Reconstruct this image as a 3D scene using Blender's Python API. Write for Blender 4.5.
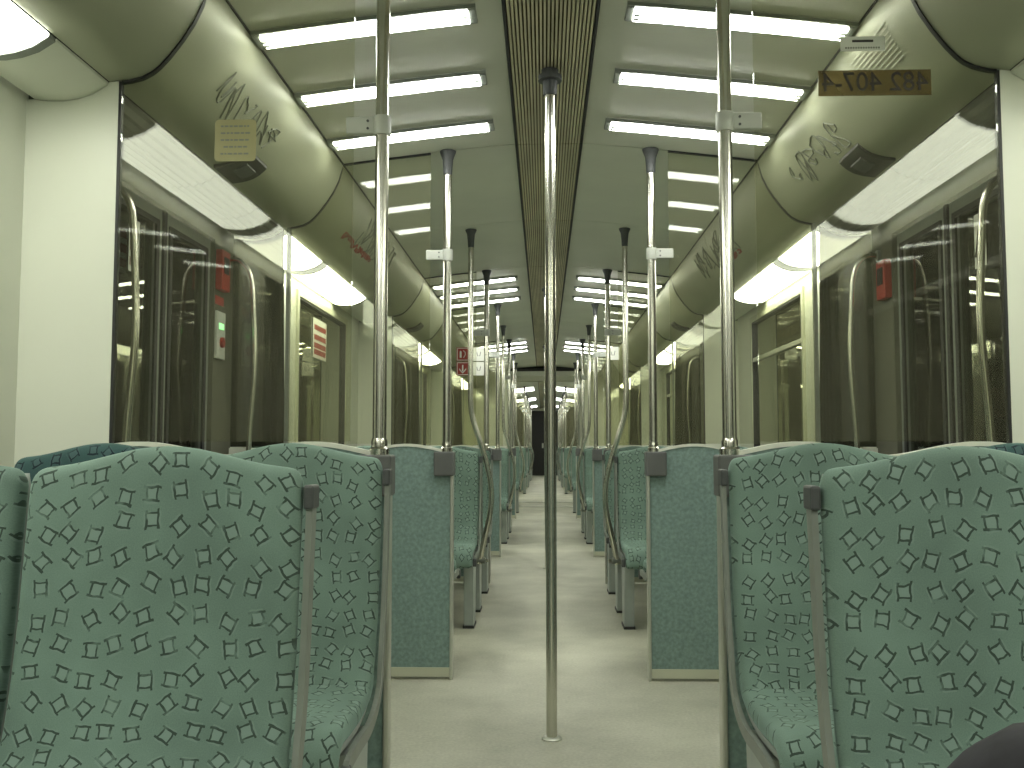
import bpy, bmesh, math, random
from mathutils import Vector, Matrix
for o in list(bpy.data.objects): bpy.data.objects.remove(o)
S = bpy.context.scene
C = S.collection
random.seed(7)
CAM_H = 0.99
# ---------------------------------------------------------------- camera
cd = bpy.data.cameras.new('camera'); cam = bpy.data.objects.new('camera', cd); C.objects.link(cam)
cam.location = (-0.024, 0, CAM_H)
cam.rotation_euler = (math.radians(90 + 3.79), 0, math.radians(1.93))
cd.sensor_width = 36; cd.lens = 950/1024*36; cd.clip_start = 0.02
S.camera = cam
# ---------------------------------------------------------------- world, exposure
w = bpy.data.worlds.new('night'); S.world = w; w.use_nodes = True
w.node_tree.nodes['Background'].inputs[0].default_value = (0.012, 0.011, 0.012, 1)
w.node_tree.nodes['Background'].inputs[1].default_value = 1.0
S.view_settings.view_transform = 'Standard'; S.view_settings.look = 'None'
S.view_settings.exposure = 1.4; S.view_settings.gamma = 1; S.view_settings.use_curve_mapping = False
LAMP = 9.5      # ceiling tubes
STRIP = 4.6     # long side diffusers
LCOL = (.98, 1.0, 0.86)

# ---------------------------------------------------------------- materials
def new_mat(name):
    m = bpy.data.materials.new(name); m.use_nodes = True
    nt = m.node_tree; b = nt.nodes['Principled BSDF']
    return m, nt, b
def N(nt, t, **kw):
    n = nt.nodes.new(t)
    for k, v in kw.items(): setattr(n, k, v)
    return n
def plain(name, col, rough=0.5, metal=0.0, noise=0.12, scale=6.0, stretch=(1,1,1), bump=0.0, spec=0.5):
    m, nt, b = new_mat(name)
    tc = N(nt, 'ShaderNodeTexCoord'); mp = N(nt, 'ShaderNodeMapping'); mp.inputs['Scale'].default_value = stretch
    nz = N(nt, 'ShaderNodeTexNoise'); nz.inputs['Scale'].default_value = scale; nz.inputs['Detail'].default_value = 5
    cr = N(nt, 'ShaderNodeValToRGB')
    cr.color_ramp.elements[0].position = .3; cr.color_ramp.elements[1].position = .7
    cr.color_ramp.elements[0].color = tuple(c*(1-noise) for c in col)+(1,)
    cr.color_ramp.elements[1].color = tuple(min(1, c*(1+noise)) for c in col)+(1,)
    L = nt.links.new
    L(tc.outputs['Object'], mp.inputs[0]); L(mp.outputs[0], nz.inputs['Vector']); L(nz.outputs[0], cr.inputs[0]); L(cr.outputs[0], b.inputs['Base Color'])
    b.inputs['Roughness'].default_value = rough; b.inputs['Metallic'].default_value = metal
    b.inputs['Specular IOR Level'].default_value = spec
    if bump:
        bp = N(nt, 'ShaderNodeBump'); bp.inputs['Strength'].default_value = bump; bp.inputs['Distance'].default_value = .002
        L(nz.outputs[0], bp.inputs['Height']); L(bp.outputs[0], b.inputs['Normal'])
    return m
def emit(name, col, st):
    m, nt, b = new_mat(name)
    b.inputs['Base Color'].default_value = (.8,.8,.8,1)
    b.inputs['Emission Color'].default_value = col+(1,); b.inputs['Emission Strength'].default_value = st
    return m
def glass(name, tint, refl=1.0, haze=0.03, hazecol=(.5,.52,.42), rough=0.02):
    m, nt, b = new_mat(name); nt.nodes.remove(b)
    out = [n for n in nt.nodes if n.type == 'OUTPUT_MATERIAL'][0]
    tr = N(nt,'ShaderNodeBsdfTransparent'); tr.inputs[0].default_value = tint+(1,)
    gl = N(nt,'ShaderNodeBsdfGlossy'); gl.inputs['Roughness'].default_value = rough; gl.inputs[0].default_value = (.95,.97,.93,1)
    df = N(nt,'ShaderNodeBsdfDiffuse'); df.inputs[0].default_value = hazecol+(1,)
    fr = N(nt,'ShaderNodeFresnel'); fr.inputs[0].default_value = 1.5
    mu = N(nt,'ShaderNodeMath', operation='MULTIPLY', use_clamp=True); mu.inputs[1].default_value = refl
    m1 = N(nt,'ShaderNodeMixShader'); m2 = N(nt,'ShaderNodeMixShader')
    tc = N(nt,'ShaderNodeTexCoord'); nz = N(nt,'ShaderNodeTexNoise'); nz.inputs['Scale'].default_value = 3.5; nz.inputs['Detail'].default_value = 6
    mh = N(nt,'ShaderNodeMath', operation='MULTIPLY'); mh.inputs[1].default_value = haze*2
    L = nt.links.new
    L(tc.outputs['Object'], nz.inputs['Vector']); L(nz.outputs[0], mh.inputs[0])
    L(mh.outputs[0], m1.inputs[0]); L(tr.outputs[0], m1.inputs[1]); L(df.outputs[0], m1.inputs[2])
    L(fr.outputs[0], mu.inputs[0]); L(mu.outputs[0], m2.inputs[0]); L(m1.outputs[0], m2.inputs[1]); L(gl.outputs[0], m2.inputs[2])
    L(m2.outputs[0], out.inputs[0])
    return m
def fabric_mat(name, base, dark, light):
    """velour with scattered rotated square motifs, on the UV map (metres)"""
    m, nt, b = new_mat(name); L = nt.links.new
    def math_(op, a, b_=None, clamp=False):
        n = N(nt,'ShaderNodeMath', operation=op, use_clamp=clamp)
        for i, v in enumerate((a, b_)):
            if v is None: continue
            if isinstance(v, (int,float)): n.inputs[i].default_value = v
            else: L(v, n.inputs[i])
        return n.outputs[0]
    uv = N(nt,'ShaderNodeUVMap'); uv.uv_map = 'UVMap'
    sc = N(nt,'ShaderNodeVectorMath', operation='SCALE'); sc.inputs['Scale'].default_value = 1/0.0420
    L(uv.outputs[0], sc.inputs[0])
    vo = N(nt,'ShaderNodeTexVoronoi', voronoi_dimensions='2D', feature='F1'); vo.inputs['Scale'].default_value = 1; vo.inputs['Randomness'].default_value = .34
    L(sc.outputs[0], vo.inputs['Vector'])
    sub = N(nt,'ShaderNodeVectorMath', operation='SUBTRACT'); L(sc.outputs[0], sub.inputs[0]); L(vo.outputs['Position'], sub.inputs[1])
    sp = N(nt,'ShaderNodeSeparateXYZ'); L(vo.outputs['Color'], sp.inputs[0])
    ang = math_('MULTIPLY', sp.outputs[0], 6.283)
    wn_ = N(nt,'ShaderNodeTexNoise'); wn_.inputs['Scale'].default_value = 2.6; wn_.inputs['Detail'].default_value = 1; L(sc.outputs[0], wn_.inputs['Vector'])
    ws = N(nt,'ShaderNodeVectorMath', operation='MULTIPLY_ADD'); ws.inputs[1].default_value = (.16,.16,0); ws.inputs[2].default_value = (-.08,-.08,0); L(wn_.outputs['Color'], ws.inputs[0])
    wa = N(nt,'ShaderNodeVectorMath', operation='ADD'); L(sub.outputs[0], wa.inputs[0]); L(ws.outputs[0], wa.inputs[1])
    ro = N(nt,'ShaderNodeVectorRotate', rotation_type='Z_AXIS'); L(wa.outputs[0], ro.inputs['Vector']); L(ang, ro.inputs['Angle'])
    s2 = N(nt,'ShaderNodeSeparateXYZ'); L(ro.outputs[0], s2.inputs[0])
    ax = math_('ABSOLUTE', s2.outputs[0]); ay = math_('ABSOLUTE', s2.outputs[1])
    R_ = .225; W_ = .040
    la = math_('MULTIPLY', math_('LESS_THAN', math_('ABSOLUTE', math_('SUBTRACT', ax, R_)), W_), math_('LESS_THAN', ay, R_+.10))
    lb = math_('MULTIPLY', math_('LESS_THAN', math_('ABSOLUTE', math_('SUBTRACT', ay, R_-.02)), W_*.85), math_('LESS_THAN', ax, R_))
    line = math_('MAXIMUM', la, lb)
    n1 = N(nt,'ShaderNodeTexNoise'); n1.inputs['Scale'].default_value = 1.4; n1.inputs['Detail'].default_value = 3; L(sc.outputs[0], n1.inputs['Vector'])
    fade = N(nt,'ShaderNodeMapRange'); fade.inputs[1].default_value = .30; fade.inputs[2].default_value = .48; fade.inputs[3].default_value = .12; fade.inputs[4].default_value = 1; L(n1.outputs[0], fade.inputs[0])
    line = math_('MULTIPLY', line, fade.outputs[0])
    inner = math_('MULTIPLY', math_('LESS_THAN', ax, R_-W_), math_('LESS_THAN', ay, R_-W_-.02))
    # pale thread beside the lines
    lc = math_('MULTIPLY', math_('LESS_THAN', math_('ABSOLUTE', math_('SUBTRACT', ax, R_+.075)), .03), math_('LESS_THAN', ay, R_+.02))
    n2 = N(nt,'ShaderNodeTexNoise'); n2.inputs['Scale'].default_value = .16; n2.inputs['Detail'].default_value = 4; L(sc.outputs[0], n2.inputs['Vector'])
    n3 = N(nt,'ShaderNodeTexNoise'); n3.inputs['Scale'].default_value = 22; n3.inputs['Detail'].default_value = 2; L(sc.outputs[0], n3.inputs['Vector'])
    r1 = N(nt,'ShaderNodeValToRGB'); e = r1.color_ramp.elements
    e[0].position = .35; e[0].color = tuple(c*.80 for c in base)+(1,); e[1].position = .65; e[1].color = tuple(c*1.17 for c in base)+(1,)
    L(n2.outputs[0], r1.inputs[0])
    def mix(f, a, col=None, blend='MIX'):
        n = N(nt,'ShaderNodeMix', data_type='RGBA', blend_type=blend)
        L(f, n.inputs[0]) if not isinstance(f, float) else setattr(n.inputs[0], 'default_value', f)
        L(a, n.inputs[6])
        if isinstance(col, tuple): n.inputs[7].default_value = col+(1,)
        else: L(col, n.inputs[7])
        return n.outputs[2]
    c0 = mix(.22, r1.outputs[0], n3.outputs[0], 'OVERLAY')
    c1 = mix(math_('MULTIPLY', inner, .5), c0, light)
    c1 = mix(math_('MULTIPLY', lc, .28), c1, light)
    c2 = mix(math_('MULTIPLY', line, .88), c1, dark)
    L(c2, b.inputs['Base Color'])
    b.inputs['Roughness'].default_value = .85; b.inputs['Specular IOR Level'].default_value = .15
    b.inputs['Sheen Weight'].default_value = .35; b.inputs['Sheen Roughness'].default_value = .4
    b.inputs['Sheen Tint'].default_value = (.65,.9,.8,1)
    bp = N(nt,'ShaderNodeBump'); bp.inputs['Strength'].default_value = .15; bp.inputs['Distance'].default_value = .001
    L(n3.outputs[0], bp.inputs['Height']); L(bp.outputs[0], b.inputs['Normal'])
    return m
M = {}
M['fabric'] = fabric_mat('seat velour', (.172,.25,.212), (.035,.052,.042), (.26,.35,.31))
M['fabric_shaded'] = fabric_mat('shaded seat velour', (.05,.10,.10), (.015,.02,.03), (.09,.14,.15))  # same velour, with the window-side shadow put into its colours
M['cream'] = plain('cream wall laminate', (.73,.75,.65), .38, noise=.03, scale=2)
M['cream_frame'] = plain('cream window frame', (.56,.57,.44), .4, noise=.04, scale=3)
M['ceiling'] = plain('grey green ceiling panel', (.66,.68,.58), .5, noise=.05, scale=2.2)
M['cove'] = plain('satin cove panel', (.35,.365,.265), .46, metal=.2, noise=.10, scale=2.5, stretch=(1,.5,1))
M['grille'] = plain('brass brown slat', (.66,.62,.44), .5, metal=.3, noise=.15, scale=4, stretch=(4,.5,4))
M['grille_back'] = plain('grille backing tray', (.16,.14,.10), .8, noise=.1)  # dark brown tray behind the slats
M['dark'] = plain('black rubber', (.02,.02,.02), .55, noise=.1, scale=20)
M['dark_grey'] = plain('dark grey plastic', (.07,.075,.075), .5, noise=.1, scale=20)
M['grey'] = plain('grey moulded plastic', (.21,.23,.20), .45, noise=.06, scale=20)
M['block'] = plain('mid grey block', (.11,.115,.11), .5, noise=.06, scale=20)
M['light_grey'] = plain('pale grey cast clamp', (.52,.54,.48), .4, noise=.04, scale=20)
M['steel'] = plain('brushed steel tube', (.66,.65,.58), .22, metal=1, noise=.02, scale=10, stretch=(1,1,.05))
M['alu'] = plain('aluminium trim', (.60,.61,.54), .35, metal=.7, noise=.05, scale=12)
M['leg'] = plain('painted grey leg', (.34,.38,.35), .45, noise=.06, scale=15)
M['surround'] = plain('grey olive door surround', (.12,.122,.09), .7, noise=.06, scale=8, spec=.15)
M['ribbed'] = plain('ribbed lamp cover unlit', (.20,.20,.18), .45, noise=.05, scale=2, spec=.2)
M['laminate'] = plain('speckled teal laminate', (.20,.29,.265), .42, noise=.2, scale=70)
M['laminate'].node_tree.nodes['Noise Texture'].inputs['Detail'].default_value = 2
M['glass'] = glass('partition glass', (.92,.925,.86), .65, .04, (.5,.48,.36))
M['glass_smoke'] = glass('smoked partition glass', (.20,.20,.17), 1.2, .12, (.20,.20,.15))
M['window_glass'] = glass('carriage window glass', (.62,.62,.56), 1.7, .05, (.42,.38,.24))
M['door_glass'] = glass('door window glass', (.62,.64,.60), 1.0, .02, (.4,.4,.28))
M['lamp'] = emit('ceiling lamp diffuser', (.985,1.0,.93), LAMP)
M['strip'] = emit('side strip diffuser', LCOL, STRIP)
M['red'] = plain('red label', (.30,.035,.025), .5, noise=.08)
M['white'] = plain('white label', (.75,.76,.68), .5, noise=.03)
M['yellow'] = plain('old yellow label', (.30,.28,.13), .55, noise=.1)
M['plate'] = glass('brown translucent film', (.55,.47,.30), .5, .45, (.22,.18,.09))
M['pale_print'] = plain('faded pale print', (.46,.47,.37), .5, noise=.1)
M['ink'] = plain('dark print', (.035,.03,.025), .6, noise=.1)
M['ink_red'] = plain('red print', (.30,.05,.03), .6, noise=.1)
M['ink_grey'] = plain('grey scratch print', (.17,.18,.14), .6, noise=.1)
M['green_led'] = emit('green indicator', (.15,1.0,.2), .8)
M['street'] = emit('street lamp glow', (1.0,.95,.85), 60)
M['trousers'] = plain('dark trousers', (.018,.017,.024), .75, noise=.3, scale=40, bump=.3)
M['jacket'] = plain('dark jacket', (.03,.028,.035), .8, noise=.2, scale=30, bump=.3)
M['skin'] = plain('skin', (.55,.33,.23), .5, noise=.05)
M['hair'] = plain('brown hair', (.06,.035,.02), .6, noise=.3, scale=60)
def floor_mat():
    m, nt, b = new_mat('worn beige linoleum'); L = nt.links.new
    tc = N(nt,'ShaderNodeTexCoord')
    a = N(nt,'ShaderNodeTexNoise'); a.inputs['Scale'].default_value = 1.7; a.inputs['Detail'].default_value = 7; a.inputs['Roughness'].default_value = .6
    c = N(nt,'ShaderNodeTexNoise'); c.inputs['Scale'].default_value = 90; c.inputs['Detail'].default_value = 2
    L(tc.outputs['Object'], a.inputs['Vector']); L(tc.outputs['Object'], c.inputs['Vector'])
    r = N(nt,'ShaderNodeValToRGB'); e = r.color_ramp.elements
    e[0].position = .32; e[0].color = (.37,.37,.29,1); e[1].position = .66; e[1].color = (.56,.555,.45,1); L(a.outputs[0], r.inputs[0])
    mx = N(nt,'ShaderNodeMix', data_type='RGBA', blend_type='OVERLAY'); mx.inputs[0].default_value = .25
    L(r.outputs[0], mx.inputs[6]); L(c.outputs[0], mx.inputs[7]); L(mx.outputs[2], b.inputs['Base Color'])
    b.inputs['Roughness'].default_value = .5; b.inputs['Specular IOR Level'].default_value = .4
    return m
M['floor'] = floor_mat()

# ---------------------------------------------------------------- mesh helpers
class MB:
    def __init__(s): s.v = []; s.f = []; s.uv = None
    def box(s, x0, x1, y0, y1, z0, z1):
        n = len(s.v)
        x0,x1 = min(x0,x1),max(x0,x1)
        s.v += [(x,y,z) for z in (z0,z1) for y in (y0,y1) for x in (x0,x1)]
        s.f += [tuple(n+i for i in q) for q in ((0,2,3,1),(4,5,7,6),(0,1,5,4),(2,6,7,3),(0,4,6,2),(1,3,7,5))]
        return s
    def prism(s, pts, a0, a1, axis='y'):
        """closed polygon (p,q) extruded along axis; y: (x,z) points, x: (y,z) points"""
        n = len(s.v); k = len(pts)
        for a in (a0, a1):
            for p, q in pts: s.v.append((p,a,q) if axis == 'y' else ((a,p,q) if axis == 'x' else (p,q,a)))
        s.f.append(tuple(range(n, n+k))); s.f.append(tuple(range(n+2*k-1, n+k-1, -1)))
        for i in range(k):
            j = (i+1) % k; s.f.append((n+i, n+j, n+k+j, n+k+i))
        return s
    def sheet(s, prof, y0, y1, t, ny=1):
        """strip following profile (x,z) from y0 to y1 with thickness t upward"""
        poly = list(prof) + [(x, z+t) for x, z in reversed(prof)]
        return s.prism(poly, y0, y1)
    def tube(s, path, r, n=12, radii=None):
        path = [Vector(p) for p in path]; b = len(s.v); up = None
        for i, p in enumerate(path):
            t = (path[min(i+1,len(path)-1)] - path[max(i-1,0)]).normalized()
            if up is None:
                up = Vector((1,0,0)) if abs(t.x) < .9 else Vector((0,1,0))
            a = (up - t*up.dot(t)).normalized(); c = t.cross(a); up = a
            rr = radii[i] if radii else r
            for k in range(n):
                q = 2*math.pi*k/n; s.v.append(tuple(p + a*math.cos(q)*rr + c*math.sin(q)*rr))
        for i in range(len(path)-1):
            for k in range(n):
                k2 = (k+1) % n; s.f.append((b+i*n+k, b+i*n+k2, b+(i+1)*n+k2, b+(i+1)*n+k))
        s.f.append(tuple(range(b+n-1, b-1, -1))); e = b+(len(path)-1)*n; s.f.append(tuple(range(e, e+n)))
        return s
    def lathe(s, x, y, prof, n=16):
        return s.tube([(x,y,z) for r,z in prof], 0, n, [r for r,z in prof])
    def build(s, name, mat, parent=None, smooth=False, bevel=0, uvs=False):
        me = bpy.data.meshes.new(name); me.from_pydata(s.v, [], s.f)
        bm = bmesh.new(); bm.from_mesh(me); bmesh.ops.recalc_face_normals(bm, faces=bm.faces)
        if bevel: bmesh.ops.bevel(bm, geom=list(bm.edges), offset=bevel, segments=2, affect='EDGES', profile=.5)
        bm.to_mesh(me); bm.free()
        if s.uv:
            lay = me.uv_layers.new(name='UVMap')
            for lp in me.loops: lay.data[lp.index].uv = s.uv[lp.vertex_index]
        me.materials.append(mat)
        if smooth:
            for p in me.polygons: p.use_smooth = True
            try: me.set_sharp_from_angle(angle=math.radians(40))
            except Exception: pass
        o = bpy.data.objects.new(name, me); C.objects.link(o)
        if parent: o.parent = parent
        return o
def tag(o, label=None, cat=None, group=None, kind=None):
    if label: o['label'] = label
    if cat: o['category'] = cat
    if group: o['group'] = group
    if kind: o['kind'] = kind
    return o
def empty(name, loc=(0,0,0), rz=0):
    o = bpy.data.objects.new(name, None); C.objects.link(o); o.location = loc; o.rotation_euler = (0,0,rz); o.empty_display_size = .1
    return o
def copy_tree(o, parent=None):
    c = o.copy(); C.objects.link(c); c.parent = parent
    for ch in list(o.children): copy_tree(ch, c)
    return c
ORD = ['nearest','second','third','fourth','fifth','sixth','seventh','eighth','ninth','tenth','eleventh','twelfth','thirteenth','fourteenth','fifteenth','sixteenth','seventeenth','eighteenth','nineteenth','twentieth']
SIDE = {-1:'left', 1:'right'}

# ---------------------------------------------------------------- carriage cross-section
WALL = 1.40
def up(zp): return CAM_H + zp
PROF = [(0,up(1.345)),(.15,up(1.340)),(.35,up(1.322)),(.55,up(1.300)),(.75,up(1.277)),(.915,up(1.256))]
COVE = [(.915,up(1.248)),(.932,up(1.185)),(.955,up(1.135)),(.985,up(1.088)),(1.018,up(1.044)),(1.045,up(1.014)),(1.065,up(.998)),(1.09,up(.985)),(1.125,up(.976)),(1.178,up(.970))]
STRIPP = [(1.182,up(.962)),(1.22,up(.938)),(1.26,up(.925)),(1.30,up(.919)),(1.34,up(.920)),(1.38,up(.926))]
FULL = PROF + COVE + STRIPP + [(WALL, up(.926))]
def prof_z(x):
    x = abs(x)
    for (a,za),(b,zb) in zip(FULL, FULL[1:]):
        if a <= x <= b: return za + (zb-za)*((x-a)/(b-a) if b > a else 0)
    return FULL[-1][1]
def between(x0, x1):
    xs = [x0] + [p[0] for p in FULL if x0 < p[0] < x1] + [x1]
    return xs
P0, PER, VL = 2.44, 4.55, 1.69          # first screen, period, vestibule length
VEST = [0,1,2,4,5,6]                     # vestibules in view
Y_BACK, Y_END1, Y_START2, Y_END2 = -2.9, 15.80, 17.2, 33.2
def vy(k): return P0 + PER*k

# ---------------------------------------------------------------- the floor and shell
tag(MB().box(-WALL-.1, WALL+.1, Y_BACK-.1, Y_END2+.2, -.08, 0).build('floor', M['floor']), 'worn beige linoleum floor running down the aisle', 'floor', kind='structure')
# ceiling with separate panels
ceil = tag(empty('ceiling', (0,0,0)), 'grey green carriage ceiling of curved panels with a ribbed centre grille', 'ceiling', kind='structure')
MB().box(-WALL-.1, WALL+.1, Y_BACK-.1, Y_END2+.2, 2.42, 2.46).build('roof_deck', M['dark'], ceil)
MB().box(-.915, .915, Y_BACK-.1, Y_END2+.2, 2.40, 2.415).build('void_lining', M['dark'], ceil)
seams = [Y_BACK]
for k in range(-1, 7):
    y = vy(k)
    for s_ in (y, y+VL, y+VL+1.42):
        if s_ > Y_BACK+.3: seams.append(s_)
seams = [s_ for s_ in seams if not (Y_END1-.2 < s_ < Y_START2+.3) and s_ < Y_END2-.3] + [Y_END1, Y_START2, Y_END2]
seams = sorted(seams); G = .003
for a, b in zip(seams, seams[1:]):
    if a == Y_END1: continue
    for sd in (-1, 1):
        MB().sheet([(sd*x,z) for x,z in PROF[1:]], a+G, b-G, .012).build('ceiling_panel', M['ceiling'], ceil, smooth=True)
        MB().sheet([(sd*x,z) for x,z in COVE], a+G, b-G, .010).build('cove_panel', M['cove'], ceil, smooth=True)
    for sd in (-1, 1): MB().box(sd*.911, sd*.9165, a+G, b-G, up(1.249), up(1.262)).build('joint_strip', M['dark'], ceil)
    t = MB().box(-.146, .146, a+G, b-G, up(1.356), up(1.362)).build('grille_tray', M['grille_back'], ceil)
    g = MB(); n = 22
    for i in range(n):
        x = -.138 + .276*(i+.5)/n
        g.box(x-.0036, x+.0036, a+.008, b-.008, up(1.338), up(1.356))
    tag(g.build('slats', M['grille'], t), kind='stuff')
    e = MB()
    for sd in (-1,1): e.box(sd*.140, sd*.149, a+G, b-G, up(1.334), up(1.356))
    e.build('edge_rail', M['dark'], t)
# unlit ribbed covers that carry the side strip on where no lamp is behind it
def ribbed(sd, y0, y1):
    if not any(vy(k)-.01 <= y0 and y1 <= vy(k)+VL+.01 for k in range(-1,7)):
        return MB().sheet([(sd*x,z) for x,z in STRIPP], y0, y1, .008).build('cove_end_panel', M['ceiling'], ceil, smooth=True)
    pr = []
    n = 14
    for i in range(n+1):
        x = 1.182 + (1.38-1.182)*i/n
        pr.append((sd*x, prof_z(x) + (.006 if i % 2 else 0)))
    return MB().sheet(pr, y0, y1, .008).build('ribbed_cover', M['ribbed'], ceil)
LAMPS = {}   # lit stretches per bay
def lit(k):   # bay after vestibule k
    if k == -1: return [(-.35,.86),(.94,2.16)]
    y = vy(k)
    if k == 2: return [(y+1.76, y+2.46),(y+2.54, y+3.68)]
    return [(y+1.76, y+2.46),(y+2.54, y+3.68)]
spans = []
for k in (-1,0,1,2,4,5):
    for a,b in lit(k): spans.append((a,b))
# lit bay between gangway and first vestibule of next carriage
spans += [(18.0,19.1),(19.18,20.3)]
spans.sort()
for sd in (-1,1):
    cuts = [Y_BACK] + [c for sp in spans for c in sp] + [Y_END2]
    for a, b in zip(cuts[::2], cuts[1::2]):
        # break at the screens
        pts = [a] + [vy(k)+o_ for k in range(-1,7) for o_ in (0, .845, 1.32, VL) if a+.05 < vy(k)+o_ < b-.05] + [b]
        for c, d in zip(pts, pts[1:]):
            if c >= Y_END1-.01 and d <= Y_START2+.01: continue
            c2, d2 = c, d
            if c < Y_END1 < d: d2 = Y_END1
            if c < Y_START2 < d and c >= Y_END1: c2 = Y_START2
            ribbed(sd, c2+.004, d2-.004)
# side walls
win_of_bay = [(.17+VL,.77+VL),(1.07+VL,2.40+VL)]
DOOR = (.47, 1.45); DTOP = 1.86
openings = {-1:[],1:[]}
wn = 0; dn = 0
for k in (-1,0,1,2,4,5,6):
    y = vy(k)
    openings[-1].append((y+DOOR[0], y+DOOR[1], 0, DTOP, 'door')); openings[1].append((y+DOOR[0], y+DOOR[1], 0, DTOP, 'door'))
    if k == 6: continue
    for a, b in win_of_bay:
        for sd in (-1,1): openings[sd].append((y+a, y+b, .80, 1.87, 'win'))
for a,b in ((17.75,18.6),(18.95,20.3)):
    for sd in (-1,1): openings[sd].append((a,b,.80,1.87,'win'))
WT = .07
def wall(sd):
    root = tag(empty('wall_'+SIDE[sd]), 'cream %s carriage wall with windows and doors let into it' % SIDE[sd], 'wall', kind='structure')
    ops = sorted(openings[sd]); m = MB(); y = Y_BACK; x0, x1 = sd*WALL, sd*(WALL+WT); ztop = 2.0
    def stretch(a, b):
        cuts = [a] + sorted(c for k in range(-1,7) for c in (vy(k), vy(k)+VL) if a < c < b) + [b]
        for c, d in zip(cuts, cuts[1:]):
            mid = (c+d)/2; inv = any(vy(k) < mid < vy(k)+VL for k in (-1,0,1,2,4,5,6))
            MB().box(x0, x1, c, d, 0, ztop).build('door_surround' if inv else 'wall_panel', M['surround' if inv else 'cream'], root)
    for a, b, z0, z1, _ in ops:
        stretch(y, a)
        m = MB(); m.box(x0, x1, a, b, z1, ztop); m.build('lintel', M['surround' if _ == 'door' else 'cream'], root)
        if z0 > 0: MB().box(x0, x1, a, b, 0, z0).build('sill_panel', M['cream'], root)
        y = b
    stretch(y, Y_END2)
    # upper shell behind the coves
    MB().box(sd*(WALL+.0), sd*(WALL+.07), Y_BACK, Y_END2, 2.0, 2.42).build('upper_shell', M['dark'], root)
    return root
wall(-1); wall(1)
tag(MB().box(-WALL, WALL, Y_BACK-.06, Y_BACK, 0, 2.42).build('wall_back', M['cream']), 'cream end wall behind the viewer', 'wall', kind='structure')

# windows
wi = 0
bays = sorted(set((a,b) for a,b,_,_,t in openings[-1] if t == 'win'))
for sd in (-1,1):
    for idx, (a,b) in enumerate(bays):
        wi += 1
        vis = [q for q in bays if q[1] > 2.4]
        nth = ORD[vis.index((a,b))] if (a,b) in vis else 'rear'
        root = tag(empty('window_%d' % wi, (sd*WALL, (a+b)/2, .8)), 'dark night window in a cream frame, %s on the %s side wall' % (nth, SIDE[sd]), 'window', kind='structure')
        h = (b-a)/2; z1 = 1.07; f = .035
        m = MB()
        m.box(-sd*.012, sd*.05, -h, -h+f, 0, z1); m.box(-sd*.012, sd*.05, h-f, h, 0, z1)
        m.box(-sd*.012, sd*.05, -h+f, h-f, 0, f); m.box(-sd*.012, sd*.05, -h+f, h-f, z1-f, z1)
        m.build('window_frame', M['cream_frame'], root)
        m = MB(); g_ = .012
        m.box(-sd*.006, sd*.03, -h+f, -h+f+g_, f, z1-f); m.box(-sd*.006, sd*.03, h-f-g_, h-f, f, z1-f)
        m.box(-sd*.006, sd*.03, -h+f, h-f, f, f+g_); m.box(-sd*.006, sd*.03, -h+f, h-f, z1-f-g_, z1-f)
        m.build('rubber_seal', M['dark'], root)
        MB().box(sd*.014, sd*.020, -h+f+g_, h-f-g_, f+g_, z1-f-g_).build('pane', M['window_glass'], root)
        if sd > 0 and b-a > 1:
            MB().box(-.004, .012, -h+f+g_, h-f-g_, .765, .790).build('transom_bar', M['alu'], root)
# doors
di = 0
for sd in (-1,1):
    for k in (-1,0,1,2,4,5,6):
        di += 1; y = vy(k); a, b = y+DOOR[0], y+DOOR[1]; mid = (a+b)/2
        vis = [0,1,2,4,5,6]
        nth = ORD[vis.index(k)] if k in vis else 'rear'
        root = tag(empty('door_%d' % di, (sd*WALL, mid, 0)), 'grey sliding double door with dark panes, %s on the %s side' % (nth, SIDE[sd]), 'door', kind='structure')
        for q in (-1,1):
            y0, y1 = (-.49, -.006) if q < 0 else (.006, .49)
            m = MB(); f = .055
            m.box(sd*.02, sd*.055, y0, y0+f, .02, DTOP-.005); m.box(sd*.02, sd*.055, y1-f, y1, .02, DTOP-.005)
            m.box(sd*.02, sd*.055, y0+f, y1-f, .02, .75); m.box(sd*.02, sd*.055, y0+f, y1-f, DTOP-.06, DTOP-.005)
            leaf = m.build('door_leaf', M['grey'], root)
            MB().box(sd*.034, sd*.040, y0+f, y1-f, .75, DTOP-.06).build('pane', M['door_glass'], leaf)
            m = MB(); g_ = .012
            m.box(sd*.012, sd*.02, y0+f-g_, y0+f+g_, .74, DTOP-.05); m.box(sd*.012, sd*.02, y1-f-g_, y1-f+g_, .74, DTOP-.05)
            m.box(sd*.012, sd*.02, y0+f, y1-f, .74, .76); m.box(sd*.012, sd*.02, y0+f, y1-f, DTOP-.07, DTOP-.05)
            m.build('pane_gasket', M['dark'], leaf)
        MB().box(sd*.01, sd*.03, -.012, .012, .02, DTOP-.005).build('rubber_seal', M['dark'], root)
        if k >= 0 and k < 3:
            st = MB().box(sd*.012, sd*.013, -.30, -.22, 1.58, 1.76).build('sticker', M['white'], root)
            if sd > 0:
                t = MB()
                for (y0,z0),(y1,z1) in (((-.29,1.62),(-.23,1.62)),((-.29,1.62),(-.26,1.72)),((-.26,1.72),(-.23,1.62))):
                    t.tube([(sd*.0105,y0,z0),(sd*.0105,y1,z1)], .003, 6)
                t.box(.009,.0105,-.262,-.258,1.64,1.68)
                tag(t.build('warning_triangle', M['ink'], st), 'black outline triangle')
            else:
                t = MB()
                for z in (1.60,1.65,1.70): t.box(-.0135,-.012,-.295,-.225,z,z+.03)
                t.build('red_band', M['red'], st)
                for o in (st,): o.location.z = 0

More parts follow.
